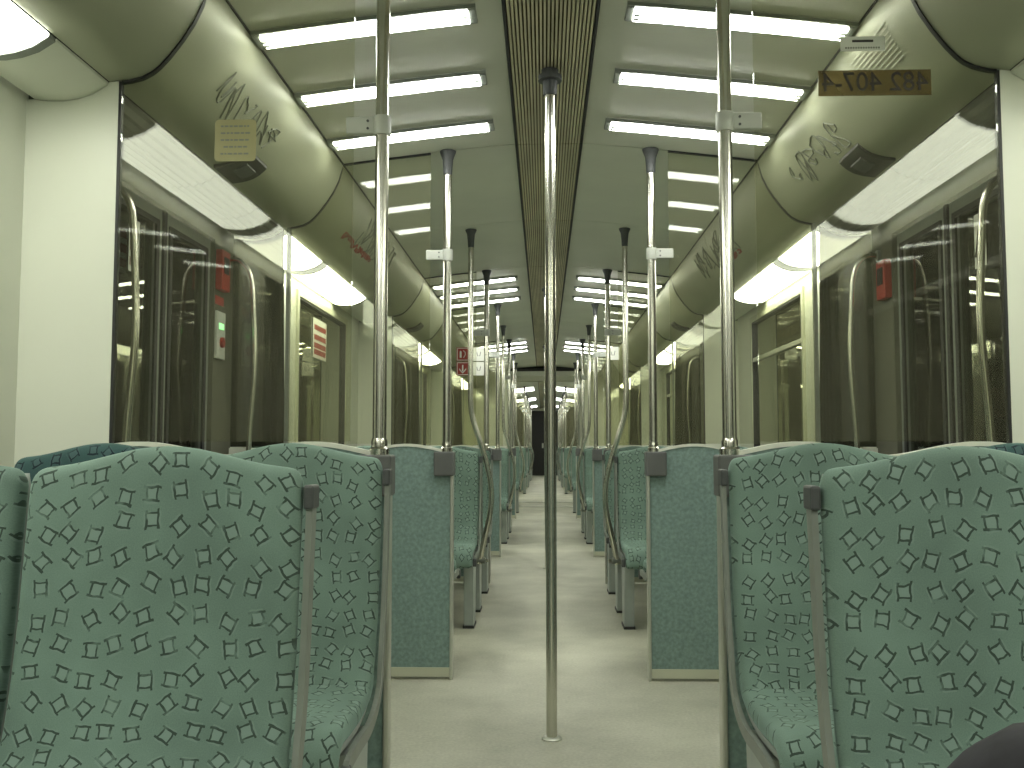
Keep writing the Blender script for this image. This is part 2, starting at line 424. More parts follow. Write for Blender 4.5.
# end wall of first carriage with wide gangway opening, and its twin
def end_wall(y, name, lab):
    root = tag(empty(name, (0,y,0)), lab, 'wall', kind='structure')
    OP = .62
    m = MB()
    for sd in (-1,1):
        m = MB()
        xs = between(OP, WALL)
        pts = [(sd*x, prof_z(x)-.001) for x in xs]
        m.prism([(sd*OP,0)] + pts + [(sd*WALL,0)], -.03, .03)
        m.build('side_panel', M['cream'], root)
        MB().box(sd*(OP-.02), sd*(OP+.02), -.045, .045, 0, up(1.18)).build('opening_trim', M['alu'], root)
    m = MB().box(-OP, OP, -.03, .03, up(1.18), up(1.30)); m.build('header_panel', M['cream'], root)
    MB().box(-.63, .63, -.05, -.03, up(1.255), up(1.30)).build('black_band', M['dark'], root)
    return root
end_wall(Y_END1-.03, 'wall_gangway_near', 'cream end wall with black band over the gangway opening')
end_wall(Y_START2+.03, 'wall_gangway_far', 'cream end wall on the far side of the gangway')
g = tag(empty('gangway', (0,(Y_END1+Y_START2)/2,0)), 'cream gangway tunnel joining the two carriages at the end of the aisle', 'gangway', kind='structure')
hl = (Y_START2-Y_END1)/2
for sd in (-1,1):
    for i in range(5):
        y0 = -hl + 2*hl*i/5
        MB().box(sd*.64, sd*.68, y0+.01, y0+2*hl/5-.01, 0, up(1.2)).build('side_fold', M['cream_frame'], g)
MB().box(-.68,.68,-hl,hl,up(1.2),up(1.24)).build('tunnel_roof', M['cream'], g)
MB().box(-.62,.62,-hl-.02,-hl+.12,.0,.008).build('threshold_plate', M['alu'], g)
MB().box(-.62,.62,hl-.12,hl+.02,.0,.008).build('threshold_plate', M['alu'], g)
root = tag(empty('wall_end', (0,Y_END2,0)), 'cream far end wall around the black end door', 'wall', kind='structure')
for sd in (-1,1): MB().box(sd*.45, sd*WALL, 0, .06, 0, 2.42).build('side_panel', M['cream'], root)
MB().box(-.45,.45,0,.06,2.25,2.42).build('header_panel', M['cream'], root)
root = tag(empty('door_%d' % (di+1), (0,Y_END2,0)), 'black end door at the far end of the aisle', 'door', kind='structure')
MB().box(-.45,.45,.01,.05,0,2.25).build('door_leaf', M['dark'], root)
for sd in (-1,1): MB().box(sd*.04,sd*.10,-.03,.01,.95,1.12).build('handle', M['light_grey'], root)

# ---------------------------------------------------------------- ceiling lights
def ceiling_light(sd):
    r = empty('ceiling_light')
    a, b, hw = .248, .888, .046
    def zz(x): return prof_z(x)
    xs = [a + (b-a)*i/12 for i in range(13)]
    def sheet(x0, x1, hy, drop, th):
        xs_ = [x0 + (x1-x0)*i/12 for i in range(13)]
        m = MB(); pts = [(sd*x, zz(x)-drop) for x in xs_]
        poly = pts + [(x, z+th) for x, z in reversed(pts)]
        m.prism(poly, -hy, hy); return m
    f = sheet(a-.02, b+.02, hw+.006, .006, .006).build('frame', M['light_grey'], r)
    for q in (-1,1):
        m = sheet(a-.02, b+.02, .004, .016, .012); m.v = [(x, y+q*(hw+.004), z) for x,y,z in m.v]; m.build('side_lip', M['grey'], r)
    # dark end brackets
    for x0, x1 in ((a-.019, a+.004),(b-.004, b+.019)):
        sheet(x0, x1, hw, .018, .014).build('end_bracket', M['grey'], r)
    m = sheet(a+.003, b-.003, hw*.86, .022, .016); m.build('diffuser', M['lamp'], r)
    for x0 in (a+.004, b-.020):
        for q in (-1,1): MB().box(sd*x0, sd*(x0+.016), q*hw*.30-.006, q*hw*.30+.006, zz(x0+.008)-.028, zz(x0+.008)-.0215).build('clip', M['grey'], r)
    return r
protoL = {sd: ceiling_light(sd) for sd in (-1,1)}; used = set()
row = 0
for k in (-1,0,1,2,4,5,6):
    for j in range(3):
        y = vy(k) + .38 + .505*j
        for sd in (-1,1):
            o = protoL[sd] if sd not in used else copy_tree(protoL[sd]); used.add(sd)
            o.location = (0, y, 0)
            if k < 0: lab = 'lit ceiling tube light behind the viewer, %s side, %s row' % (SIDE[sd], ['rearmost','middle','front'][j])
            else: lab = 'lit white tube light on the %s half of the ceiling, %s row from the front' % (SIDE[sd], ORD[row])
            tag(o, lab, 'ceiling light', 'ceiling lights above the door areas')
        if k >= 0: row += 1
# side strip lights
def strip_light(sd, a, b):
    r = empty('strip_light', (0,(a+b)/2,0)); h = (b-a)/2
    pr = [(sd*x,z) for x,z in STRIPP]
    MB().sheet(pr, -h+.008, h-.03, .006).build('diffuser', M['strip'], r, smooth=True)
    for y0, y1 in ((-h, -h+.008), (h-.03, h)):
        MB().sheet([(x, z-.003) for x,z in pr], y0, y1, .010).build('end_cap', M['grey'], r, smooth=True)
    return r
for sd in (-1,1):
    for i, (a,b) in enumerate(spans):
        o = strip_light(sd, a, b)
        tag(o, 'glowing strip light above the %s windows, %s from the front' % (SIDE[sd], ORD[i]), 'strip light', 'strip lights above the windows')

# ---------------------------------------------------------------- glass draught screens
def hump(x, x0, x1, lo, hi):
    t = (x-x0)/(x1-x0); return lo + (hi-lo)*math.sin(math.pi*min(max(t,0),1))**1.6
SEAT_W = .448; SX0 = .387
def div_top(x):
    if x <= SX0+.03+SEAT_W: return hump(x, .40, .40+SEAT_W, .958, .992)
    return hump(x, .40+SEAT_W, 1.30, .958, .992)
def screen(sd, kind):
    """kind 'near': white end panel; kind 'far': smoked end pane"""
    r = empty('draught_screen'); T = .012
    xs = [.428 + (1.15-.428)*i/24 for i in range(25)]
    top = [(sd*x, div_top(x)) for x in xs]
    MB().prism([(sd*.428,.05)] + top + [(sd*1.15,.05)], -T, T).build('lower_panel', M['laminate'], r)
    poly = [(x, z+.0005) for x,z in top] + [(x, z+.012) for x,z in reversed(top)]
    MB().prism(poly, -T-.004, T+.004).build('top_trim', M['cream'], r)
    MB().box(sd*.430, sd*1.15, -T-.004, T+.004, .012, .05).build('kick_trim', M['cream_frame'], r)
    MB().box(sd*.416, sd*.430, -.022, .022, .0, .90).build('edge_post', M['alu'], r, bevel=.004)
    gx = between(.524, 1.145)
    MB().prism([(sd*.524,1.004)] + [(sd*x, prof_z(x)-.006) for x in gx] + [(sd*1.145,1.004)], -.004, .004).build('glass_pane', M['glass'], r)
    m = MB()
    poly = [(sd*x, prof_z(x)-.007) for x in gx] + [(sd*x, prof_z(x)-.001) for x in reversed(gx)]
    m.prism(poly, -.008, .008); m.build('top_gasket', M['dark'], r)
    px = between(1.15, WALL)
    if kind == 'near':
        MB().prism([(sd*1.152,0),(sd*1.152,prof_z(1.152)-.002)] + [(sd*x, prof_z(x)-.002) for x in px[1:]] + [(sd*WALL,0)], -.009, .009).build('end_panel', M['cream'], r)
        MB().box(sd*1.145, sd*1.152, -.008, .008, 0, prof_z(1.15)-.003).build('edge_gasket', M['dark'], r)
    else:
        MB().prism([(sd*1.16,.99)] + [(sd*x, prof_z(x)-.004) for x in px[1:]] + [(sd*WALL,.99)], -.004, .004).build('end_pane', M['glass_smoke'], r)
        MB().box(sd*1.145, sd*1.16, -.012, .012, 0, prof_z(1.15)-.003).build('edge_gasket', M['grey'], r)
        MB().box(sd*1.16, sd*WALL, -.015, .015, 0, .985).build('lower_end_panel', M['cream'], r)
    return r
PS = {(sd,kd): screen(sd,kd) for sd in (-1,1) for kd in ('near','far')}; used = set(); SCR = {}
n = 0
for k in (0,1,2,4,5,6):
    for kd, dy in (('near',0),('far',VL)):
        for sd in (-1,1):
            key = (sd,kd)
            o = PS[key] if key not in used else copy_tree(PS[key]); used.add(key)
            o.location = (0, vy(k)+dy, 0); SCR[(k,kd,sd)] = o
            tag(o, 'glass screen on a teal half wall, %s from the front on the %s' % (ORD[n], SIDE[sd]), 'draught screen', 'glass screens beside the door areas')
        n += 1

# ---------------------------------------------------------------- poles
def pole(sd):
    r = empty('grab_pole'); zt = prof_z(.448)
    MB().lathe(0,0,[(.018,.995),(.018,zt-.05)], 20).build('tube', M['steel'], r, smooth=True)
    MB().lathe(0,0,[(.019,zt-.11),(.021,zt-.08),(.024,zt-.04),(.036,zt-.008),(.037,zt-.002)], 20).build('ceiling_cup', M['dark_grey'], r, smooth=True)
    MB().lathe(0,0,[(.026,.970),(.026,.985),(.021,.990),(.021,1.005),(.019,1.012)], 20).build('foot_collar', M['steel'], r, smooth=True)
    MB().box(-sd*.036,sd*.052,-.040,.040,.865,.970).build('foot_block', M['block'], r, bevel=.006)
    m = MB().lathe(0,0,[(.0225,1.808),(.0235,1.812),(.0235,1.854),(.0225,1.858)], 20).build('clamp_ring', M['light_grey'], r, smooth=True)
    cl = MB().box(sd*.018, sd*.094, -.014, .014, 1.811, 1.855).build('glass_clamp', M['light_grey'], r, bevel=.004)
    m = MB()
    for z in (1.823,1.843): m.tube([(sd*.036,-.0165,z),(sd*.036,-.0135,z)], .0035, 8)
    m.build('screw', M['dark_grey'], cl)
    return r
PP = {sd: pole(sd) for sd in (-1,1)}; used = set(); n = 0
for k in (0,1,2,4,5,6):
    for dy in (0, VL):
        for sd in (-1,1):
            o = PP[sd] if sd not in used else copy_tree(PP[sd]); used.add(sd)
            o.location = (sd*.448, vy(k)+dy, 0)
            tag(o, 'straight steel pole clamped to glass screen, %s from the front on the %s' % (ORD[n], SIDE[sd]), 'pole', 'steel poles at the glass screens')
        n += 1
def centre_pole():
    r = empty('centre_pole'); zt = up(1.345)
    MB().lathe(0,0,[(.0185,.004),(.0185,zt-.03)], 24).build('tube', M['steel'], r, smooth=True)
    MB().lathe(0,0,[(.024,zt-.10),(.026,zt-.055),(.026,zt-.05),(.042,zt-.048),(.042,zt-.030),(.030,zt-.028),(.030,zt-.008)], 24).build('ceiling_cup', M['dark_grey'], r, smooth=True)
    MB().lathe(0,0,[(.034,0),(.034,.004),(.026,.009),(.0186,.010)], 24).build('floor_flange', M['alu'], r, smooth=True)
    return r
cp = centre_pole()
for n, k in enumerate((0,1,2,4,5,6)):
    o = cp if n == 0 else copy_tree(cp)
    o.location = (0, vy(k)+.86, 0)
    tag(o, 'floor to ceiling steel pole in the middle of the aisle, %s from the front' % ORD[n], 'pole', 'centre poles in the door areas')
def smooth_path(pts, n=8):
    out = []
    P = [Vector(p) for p in pts]; P = [P[0]*2-P[1]] + P + [P[-1]*2-P[-2]]
    for i in range(1, len(P)-2):
        for j in range(n):
            t = j/n; a,b,c,d = P[i-1:i+3]
            out.append(.5*((2*b)+(-a+c)*t+(2*a-5*b+4*c-d)*t*t+(-a+3*b-3*c+d)*t**3))
    out.append(P[-2]); return out
def curved_rail(sd):
    r = empty('curved_pole'); zt = prof_z(.46)
    path = smooth_path([(sd*.462,0,zt-.03),(sd*.462,0,2.0),(sd*.462,0,1.5),(sd*.461,0,1.27),(sd*.448,.005,1.16),(sd*.405,.012,1.02),(sd*.362,.024,.87),(sd*.342,.03,.77),(sd*.338,.035,.68),(sd*.350,.04,.58),(sd*.385,.055,.42),(sd*.405,.065,.325),(sd*.410,.067,.295)], 6)
    MB().tube(path, .0165, 16).build('tube', M['steel'], r, smooth=True)
    MB().lathe(sd*.462,0,[(.018,zt-.11),(.020,zt-.07),(.024,zt-.03),(.034,zt-.008),(.035,zt-.002)], 16).build('ceiling_cup', M['dark_grey'], r, smooth=True)
    MB().tube([(sd*.376,.062,.315),(sd*.43,.07,.315)], .019, 14).build('leg_clamp', M['grey'], r, smooth=True)
    MB().tube([(sd*.358,.06,.315),(sd*.373,.062,.315)], .010, 10).build('bolt', M['steel'], r, smooth=True)
    return r
CR = {sd: curved_rail(sd) for sd in (-1,1)}; used = set()
MIDB = {k: vy(k)+VL+1.46 for k in (0,1,2,4,5)}      # back-to-back plane in each bay
for n, k in enumerate((0,1,2,4,5)):
    for sd in (-1,1):
        o = CR[sd] if sd not in used else copy_tree(CR[sd]); used.add(sd)
        o.location = (0, MIDB[k]+.06, 0)
        tag(o, 'bent steel pole bowing into the aisle, %s from the front on the %s' % (ORD[n], SIDE[sd]), 'pole', 'bent poles halfway between door areas')
# door grab rails
def grab_rail(sd):
    r = empty('grab_rail'); x = -sd*.115
    path = smooth_path([(0,0,.80),(x*.55,0,.83),(x*.9,0,.92),(x*1.02,0,1.10),(x*1.14,0,1.35),(x*1.04,0,1.62),(x*.9,0,1.74),(x*.5,0,1.795),(0,0,1.80)], 6)
    MB().tube(path, .0115, 12).build('tube', M['steel'], r, smooth=True)
    for z in (.80,1.80): MB().tube([(0,0,z),(-sd*.012,0,z)], .024, 12).build('wall_rose', M['grey'], r, smooth=True)
    return r
GR = {sd: grab_rail(sd) for sd in (-1,1)}; used = set(); n = 0
for k in (0,1,2,4):
    for dy in (.40, 1.60):
        for sd in (-1,1):
            o = GR[sd] if sd not in used else copy_tree(GR[sd]); used.add(sd)
            o.location = (sd*WALL, vy(k)+dy, 0)
            tag(o, 'slim bowed grab rail beside the %s doors, %s from the front' % (SIDE[sd], ORD[n]), 'grab rail', 'grab rails beside the doors')
        n += 1

# ---------------------------------------------------------------- seats
def rrect(w_, t, r, nx=14, nc=4):
    """rounded rectangle: list of (x, n); front first (n>0)"""
    pts = []
    hx, hn = w_/2, t/2; r = min(r, hn*.98)
    def corner(cx, cn, a0):
        for i in range(nc+1):
            a = a0 + math.pi/2*i/nc; pts.append((cx+math.cos(a)*r, cn+math.sin(a)*r))
    corner(hx-r, hn-r, 0)
    for i in range(1, nx): pts.append((hx-r - (w_-2*r)*i/nx, hn))
    corner(-hx+r, hn-r, math.pi/2)
    corner(-hx+r, -hn+r, math.pi)
    for i in range(1, nx): pts.append((-hx+r + (w_-2*r)*i/nx, -hn))
    corner(hx-r, -hn+r, 3*math.pi/2)
    return pts
def pad(path, width, thick, r, hump_h=0, end_round=(True,True), v0=0, xoff=0, wfun=None):
    """sweep a rounded rectangle along path of (y,z); front normal is left of the travel"""
    m = MB(); m.uv = []
    P = [Vector((0,y,z)) for y,z in path]; L = 0; rows = []
    tot = sum((P[i+1]-P[i]).length for i in range(len(P)-1))
    for i, p in enumerate(P):
        if i: L += (P[i]-P[i-1]).length
        t = (P[min(i+1,len(P)-1)]-P[max(i-1,0)]).normalized()
        nrm = Vector((0, t.z, -t.y))            # for downward travel: points to -y
        e = 1.0
        for flag, dist in ((end_round[0], L),(end_round[1], tot-L)):
            if flag and dist < r: e = min(e, math.sqrt(max(0, 1-((r-dist)/r)**2)))
        e = max(e, .12)
        ww = width*(wfun(L/tot) if wfun else 1) - (1-e)*r*1.2
        row = []
        for x, nn in rrect(ww, thick, r*.9):
            q = p + nrm*nn*e
            # crowned top edge
            if hump_h:
                k_ = max(0, 1-L/ (tot*.6)); u = min(1, abs(x)/(width/2)); q = q + Vector((0,0,hump_h*(math.cos(math.pi*u)*.5+.5)**1.1*k_))
                if L < .03: q.z -= .008*max(0,(u-.86)/.14)**2
            row.append(len(m.v)); m.v.append((q.x+x+xoff, q.y, q.z)); m.uv.append((x+xoff, v0 - L + (hump_h and 0)))
        rows.append(row)
    k = len(rows[0])
    for a, b in zip(rows, rows[1:]):
        for i in range(k):
            j = (i+1) % k; m.f.append((a[i], a[j], b[j], b[i]))
    for row, rev in ((rows[0],0),(rows[-1],1)):
        h = k//2
        for i in range(h-1):
            q = (row[i], row[i+1], row[k-2-i], row[k-1-i]) if k-2-i > i+1 else None
            if q and len(set(q)) == 4: m.f.append(q if rev else q[::-1])
    return m
def dense(path, n):
    return [(p.y, p.z) for p in smooth_path([(0,y,z) for y,z in path], n)]
BACK = [(.020,.962),(.012,.90),(.0,.80),(-.012,.70),(-.030,.60),(-.052,.53),(-.085,.478),(-.105,.452)]
CUSH = [(-.050,.478),(-.11,.446),(-.20,.432),(-.30,.432),(-.38,.436),(-.415,.425),(-.438,.395),(-.440,.345)]
def end_dense(path):
    d = dense(path, 5); a, b = Vector((d[0][0],d[0][1])), Vector((d[1][0],d[1][1]))
    ext = []
    u = (b-a).normalized()
    for s_ in (0,.002,.005,.010,.016): ext.append(tuple(a+u*s_))
    return ext + [q for q in d if (Vector(q)-a).length > .021]
def double_seat(sd, fabs=('fabric','fabric')):
    """faces -y; origin on the floor at the aisle edge, runs outward (sd)"""
    r = empty('double_seat'); W = SEAT_W
    for i in range(2):
        xo = sd*(.012 + W*(i+.5)); mat = M[fabs[i]]
        bp = end_dense(BACK)
        b = pad(bp, W-.014, .052, .024, hump_h=.034, v0=1+i*.37, xoff=xo, end_round=(True,False)).build('backrest', mat, r, smooth=True)
        c = pad(dense(CUSH,5), W-.014, .050, .024, v0=.3+i*.61, xoff=xo, end_round=(True,True)).build('cushion', mat, r, smooth=True)
        # moulded shell behind and below
        sh = [(y+.034, z) for y,z in BACK] 
        m = pad([(y+.032,z-.01) for y,z in dense(BACK,3)], W-.034, .014, .006, xoff=xo); m.uv = None
        m.build('back_shell', M['leg'], r, smooth=True)
        m = pad([(y+.004,z-.034) for y,z in dense(CUSH,3)][:-8], W-.034, .014, .006, xoff=xo); m.uv = None
        m.build('seat_shell', M['leg'], r, smooth=True)
    # side frames following the profile
    line = [(.022,.925)] + [(y+.012,z) for y,z in BACK[1:-2]] + [(-.066,.455),(-.12,.415),(-.20,.396),(-.30,.396),(-.40,.392),(-.430,.375)]
    for xo in (0.007, .012+2*W+.006):
        m = MB(); dl = dense(line, 4)
        w_ = .014
        pts1, pts2 = [], []
        for i,(y,z) in enumerate(dl):
            a = Vector(dl[max(i-1,0)]); b = Vector(dl[min(i+1,len(dl)-1)]); t = (b-a).normalized(); nn = Vector((t.y,-t.x))
            pts1.append((y+nn.x*w_, z+nn.y*w_)); pts2.append((y-nn.x*w_, z-nn.y*w_))
        base = len(m.v)
        for x in (sd*(xo-.005), sd*(xo+.005)):
            for q in pts1: m.v.append((x,)+q)
            for q in pts2: m.v.append((x,)+q)
        k = len(pts1)
        for i in range(k-1):
            m.f += [(i,i+1,k+i+1,k+i),(2*k+i,3*k+i,3*k+i+1,2*k+i+1),(i,2*k+i,2*k+i+1,i+1),(k+i,k+i+1,3*k+i+1,3*k+i)]
        m.f += [(0,k,3*k,2*k),(k-1,3*k-1,4*k-1,2*k-1)]
        fr = m.build('side_frame', M['grey'], r)
        MB().box(sd*(xo-.008), sd*(xo+.008), .000, .046, .897, .935).build('top_cap', M['dark_grey'], fr, bevel=.004)
        MB().box(sd*(xo-.009), sd*(xo+.010), -.452, -.415, .355, .395).build('front_cap', M['dark_grey'], fr, bevel=.004)
    for xo in (.052, .018+2*W-.05):
        lg = MB().prism([(-.27,.012),(-.13,.012),(-.10,.375),(-.30,.375)], sd*(xo-.027), sd*(xo+.027), 'x').build('leg', M['leg'], r, bevel=.003)
        MB().box(sd*(xo-.031), sd*(xo+.031), -.285, -.115, 0, .013).build('foot', M['dark'], lg)
    MB().box(sd*.03, sd*(.018+2*W-.03), -.225, -.185, .33, .365).build('cross_beam', M['leg'], r)
    return r
used = {}
def place_seat(sd, y, face, label, fabs=('fabric','fabric'), z=0, dx=0):
    """face -1: towards the camera, +1: away (then the mirrored mesh is turned round)"""
    key = (sd if face < 0 else -sd, fabs)
    if key not in used: o = double_seat(*key); used[key] = o
    else: o = copy_tree(used[key])
    o.location = (sd*(SX0+dx), y, z); o.rotation_euler = (0,0,0 if face < 0 else math.pi)
    tag(o, label, 'seat', 'pairs of patterned train seats'); return o
for sd in (-1,1):
    S_ = SIDE[sd]
    place_seat(sd, 1.485, -1, 'large patterned teal seat pair filling the front %s corner' % S_, z=-.005)
    place_seat(sd, 2.225, -1, 'patterned teal seat pair just behind the front one on the %s, its outer seat coloured as shaded' % S_, ('fabric','fabric_shaded'), z=.003)
    place_seat(sd, .04, 1, 'teal seat pair beside the viewer on the %s' % S_)
    n = 0
    for k in (0,1,2,4,5):
        y = vy(k)+VL
        if k == 2:
            rows = [(y+.085, 1), (MIDB[k]-.05, -1)]
        else:
            rows = [(y+.085, 1), (MIDB[k]-.05, -1), (MIDB[k]+.06, 1), (vy(k+1)-.215, -1)]
        for yy, fc in rows:
            what = 'facing the viewer' if fc < 0 else 'turned away'
            place_seat(sd, yy, fc, 'teal seat pair %s, %s beyond the doors on the %s' % (what, ORD[n], S_), dx=.045 if yy == y+.085 else 0); n += 1
    place_seat(sd, vy(4)-.215, -1, 'teal seat pair facing the viewer, first past the gangway on the %s' % S_)

# ---------------------------------------------------------------- stickers and print on the screens
def text_mesh(txt, size, mat, parent, loc, mirror=False, name='lettering', ex=.0006):
    cu = bpy.data.curves.new('t','FONT'); cu.body = txt; cu.size = size; cu.extrude = ex; cu.align_x = 'CENTER'; cu.align_y = 'CENTER'; cu.resolution_u = 3
    to = bpy.data.objects.new('t', cu); C.objects.link(to)
    bpy.context.view_layer.update()
    me = bpy.data.meshes.new_from_object(to.evaluated_get(bpy.context.evaluated_depsgraph_get()))
    bpy.data.objects.remove(to)
    mt = Matrix.Rotation(math.radians(90),4,'X')
    if mirror: mt = Matrix.Scale(-1,4,(1,0,0)) @ mt
    me.transform(mt); me.materials.clear(); me.materials.append(mat)
    o = bpy.data.objects.new(name, me); C.objects.link(o); o.parent = parent; o.location = loc
    return o
def pix(x, y, d):
    """point at depth d (metres down the carriage) behind photo position x, y: used to lay out stickers on the first screens"""
    v = cam.rotation_euler.to_matrix() @ Vector(((x-512)/950, (384-y)/950, -1))
    return (cam.location.x + v.x/v.y*d, CAM_H + v.z/v.y*d)
R0 = SCR[(0,'near',1)]; L0 = SCR[(0,'near',-1)]
x0, z0 = pix(818, 97, P0); x1, z1 = pix(930, 70, P0)
pl = MB().box(x0, x1, -.0052, -.0045, z0, z1).build('number_film', M['plate'], R0); tag(pl, 'brown see-through film with a dark number seen from behind')
t_ = text_mesh('482 407-4', (z1-z0)*1.06, M['ink'], pl, ((x0+x1)/2, -.0060, (z0+z1)/2), mirror=True)
t_.scale = ((x1-x0)*.94/max(t_.dimensions.x,.01),1,1)
x0, z0 = pix(840, 52, P0); x1, z1 = pix(884, 37, P0)
wl = MB().box(x0, x1, -.0052, -.0045, z0, z1).build('small_sticker', M['white'], R0); tag(wl, 'small white sticker with a dark bar')
MB().box(x0+.03, x1-.03, -.0058, -.0052, (z0+z1)/2+.004, (z0+z1)/2+.010).build('dark_bar', M['ink'], wl)
m = MB()
for i in range(14): m.box(x0+.012+i*.0065, x0+.016+i*.0065, -.0058, -.0052, z0+.006, z0+.0105)
m.build('fine_print', M['ink_grey'], wl)
x0, z0 = pix(215, 162, P0); x1, z1 = pix(257, 120, P0)
m = MB(); rr = .010; pts = []
for cx, cz, a0 in ((x1-rr,z1-rr,0),(x0+rr,z1-rr,90),(x0+rr,z0+rr,180),(x1-rr,z0+rr,270)):
    for i in range(4): a = math.radians(a0+30*i); pts.append((cx+rr*math.cos(a), cz+rr*math.sin(a)))
m.prism(pts, -.0052, -.0045); yl = m.build('notice', M['yellow'], L0); tag(yl, 'yellowed square notice with five lines of print')
m = MB(); rnd = random.Random(3)
for r_ in range(5):
    zz = z1-.018-r_*.0185; x = x0+.016+(.008 if r_ == 3 else 0)
    while x < x1-.022:
        l = rnd.uniform(.005,.014); m.box(x, min(x+l,x1-.014), -.0058, -.0052, zz-.0022, zz+.0022); x += l+.003
m.build('fine_print', M['ink_grey'], yl)
# pictogram stickers on the second pair of screens
for sd, sc in ((-1, SCR[(1,'near',-1)]), (1, SCR[(1,'near',1)])):
    d = P0+PER
    if sd < 0:
        for j, (ya, yb) in enumerate(((361,347.5),(375.5,362))):
            x0, z0 = pix(456.5, ya, d); x1, z1 = pix(469, yb, d)
            st = MB().box(x0, x1, -.0055, -.0045, z0, z1).build('red_sign', M['red'], sc); tag(st, 'red square sign with a white pictogram')
            m = MB(); cx, cz = (x0+x1)/2, (z0+z1)/2; b = .004; yy = (-.0062,-.0055)
            m.box(x0+b,x1-b,*yy,z1-2*b,z1-b); m.box(x0+b,x1-b,*yy,z0+b,z0+2*b); m.box(x0+b,x0+2*b,*yy,z0+b,z1-b); m.box(x1-2*b,x1-b,*yy,z0+b,z1-b)
            if j == 1:
                m.box(cx-.005,cx+.005,*yy,cz-.02,cz+.028)
                m.prism([(cx-.026,cz+.004),(cx,cz-.028),(cx+.026,cz+.004),(cx+.026,cz-.006),(cx,cz-.036),(cx-.026,cz-.006)], *yy)
            else:
                m.prism([(cx-.022,cz-.026),(cx-.008,cz-.026),(cx-.008,cz+.018),(cx-.015,cz+.026),(cx-.022,cz+.018)], *yy)
                m.tube([(cx+.004,-.0058,cz+.026),(cx+.018,-.0058,cz+.014),(cx+.02,-.0058,cz-.004),(cx+.006,-.0058,cz-.026)], .003, 5)
            m.build('pictogram', M['white'], st)
    cols = ((473,484.5),) if sd < 0 else ((607,619),); d = P0+PER+VL
    for (xa, xb) in cols:
        rows_ = ((361,347.5),(375.5,362)) if sd < 0 else ((360,347),)
        for ya, yb in rows_:
            x0, z0 = pix(xa, ya, d); x1, z1 = pix(xb, yb, d)
            if sd < 0: x1 = min(x1, -.525)
            else: x0 = max(x0, .527)
            if x1-x0 < .03: x0, x1 = (x1-.075, x1) if sd < 0 else (x0, x0+.08)
            st = MB().box(x0, x1, -.0055, -.0045, z0, z1).build('white_sign', M['white'], SCR[(1,'far',sd)])
            m = MB(); cx, cz = (x0+x1)/2, (z0+z1)/2
            m.tube([(cx-.018,-.006,cz+.016),(cx-.010,-.006,cz-.016),(cx+.010,-.006,cz-.016),(cx+.018,-.006,cz+.022)], .0028, 5)
            m.build('pictogram', M['ink'], st)

# fittings on the cove above the doors, device panels on door pillars
for n, k in enumerate((0,1,2)):
    for sd in (-1,1):
        r = empty('door_release', (0, vy(k)+.84, 0))
        pr = [(sd*x, prof_z(x)-.012) for x in (1.035,1.06,1.085,1.11,1.135,1.16)]
        MB().sheet(pr, -.10, .10, .011).build('cover_plate', M['dark'], r, smooth=True)
        MB().sheet([(x,z-.006) for x,z in pr[1:4]], -.05, .05, .006).build('pull_flap', M['dark_grey'], r, smooth=True)
        tag(r, 'dark curved release cover above the %s doors, %s from the front' % (SIDE[sd], ORD[n]), 'release cover', 'release covers above the doors')
r = empty('intercom_panel', (-WALL, vy(0)+1.51, 1.50)); 
b_ = MB().box(0,.014,-.05,.05,-.14,.06).build('body', M['light_grey'], r, bevel=.003)
MB().box(.0125,.0155,-.03,.025,-.015,.01).build('green_light', M['green_led'], r)
MB().tube([(.012,0,-.07),(.024,0,-.07)], .022, 16).build('red_button', M['red'], r)
tag(r, 'pale intercom box with green light and red button by the left doors', 'intercom')
r = empty('emergency_box', (-WALL, vy(0)+1.51, 1.70))
MB().box(0,.03,-.05,.05,-.05,.12).build('body', M['red'], r, bevel=.004); MB().box(.028,.033,-.03,.03,.02,.09).build('window', M['dark'], r)
MB().box(0,.004,-.05,.05,-.11,-.075).build('red_label', M['red'], r)
tag(r, 'red emergency box above the intercom by the left doors', 'emergency box')
r = empty('emergency_box', (WALL, vy(0)+1.51, 1.66))
MB().box(-.03,0,-.05,.05,-.06,.10).build('body', M['red'], r, bevel=.004); MB().box(-.033,-.028,-.03,.03,.0,.07).build('window', M['dark'], r)
tag(r, 'red emergency box on the pillar by the right doors', 'emergency box')
# stickers on bay windows
for sd, y, lab in ((-1, 5.80, 'red and white sticker on the left window pane'), (1, 5.6, None)):
    if not lab: continue
    r = empty('window_sticker', (sd*(WALL+.010), y, 1.60))
    b_ = MB().box(0,.003,-.17,.17,-.07,.17).build('backing', M['white'], r)
    m = MB()
    for z in (-.05,-.01,.04,.10): m.box(.003,.004,-.15,.15,z,z+.032)
    m.build('red_band', M['red'], r); tag(r, lab, 'sticker')

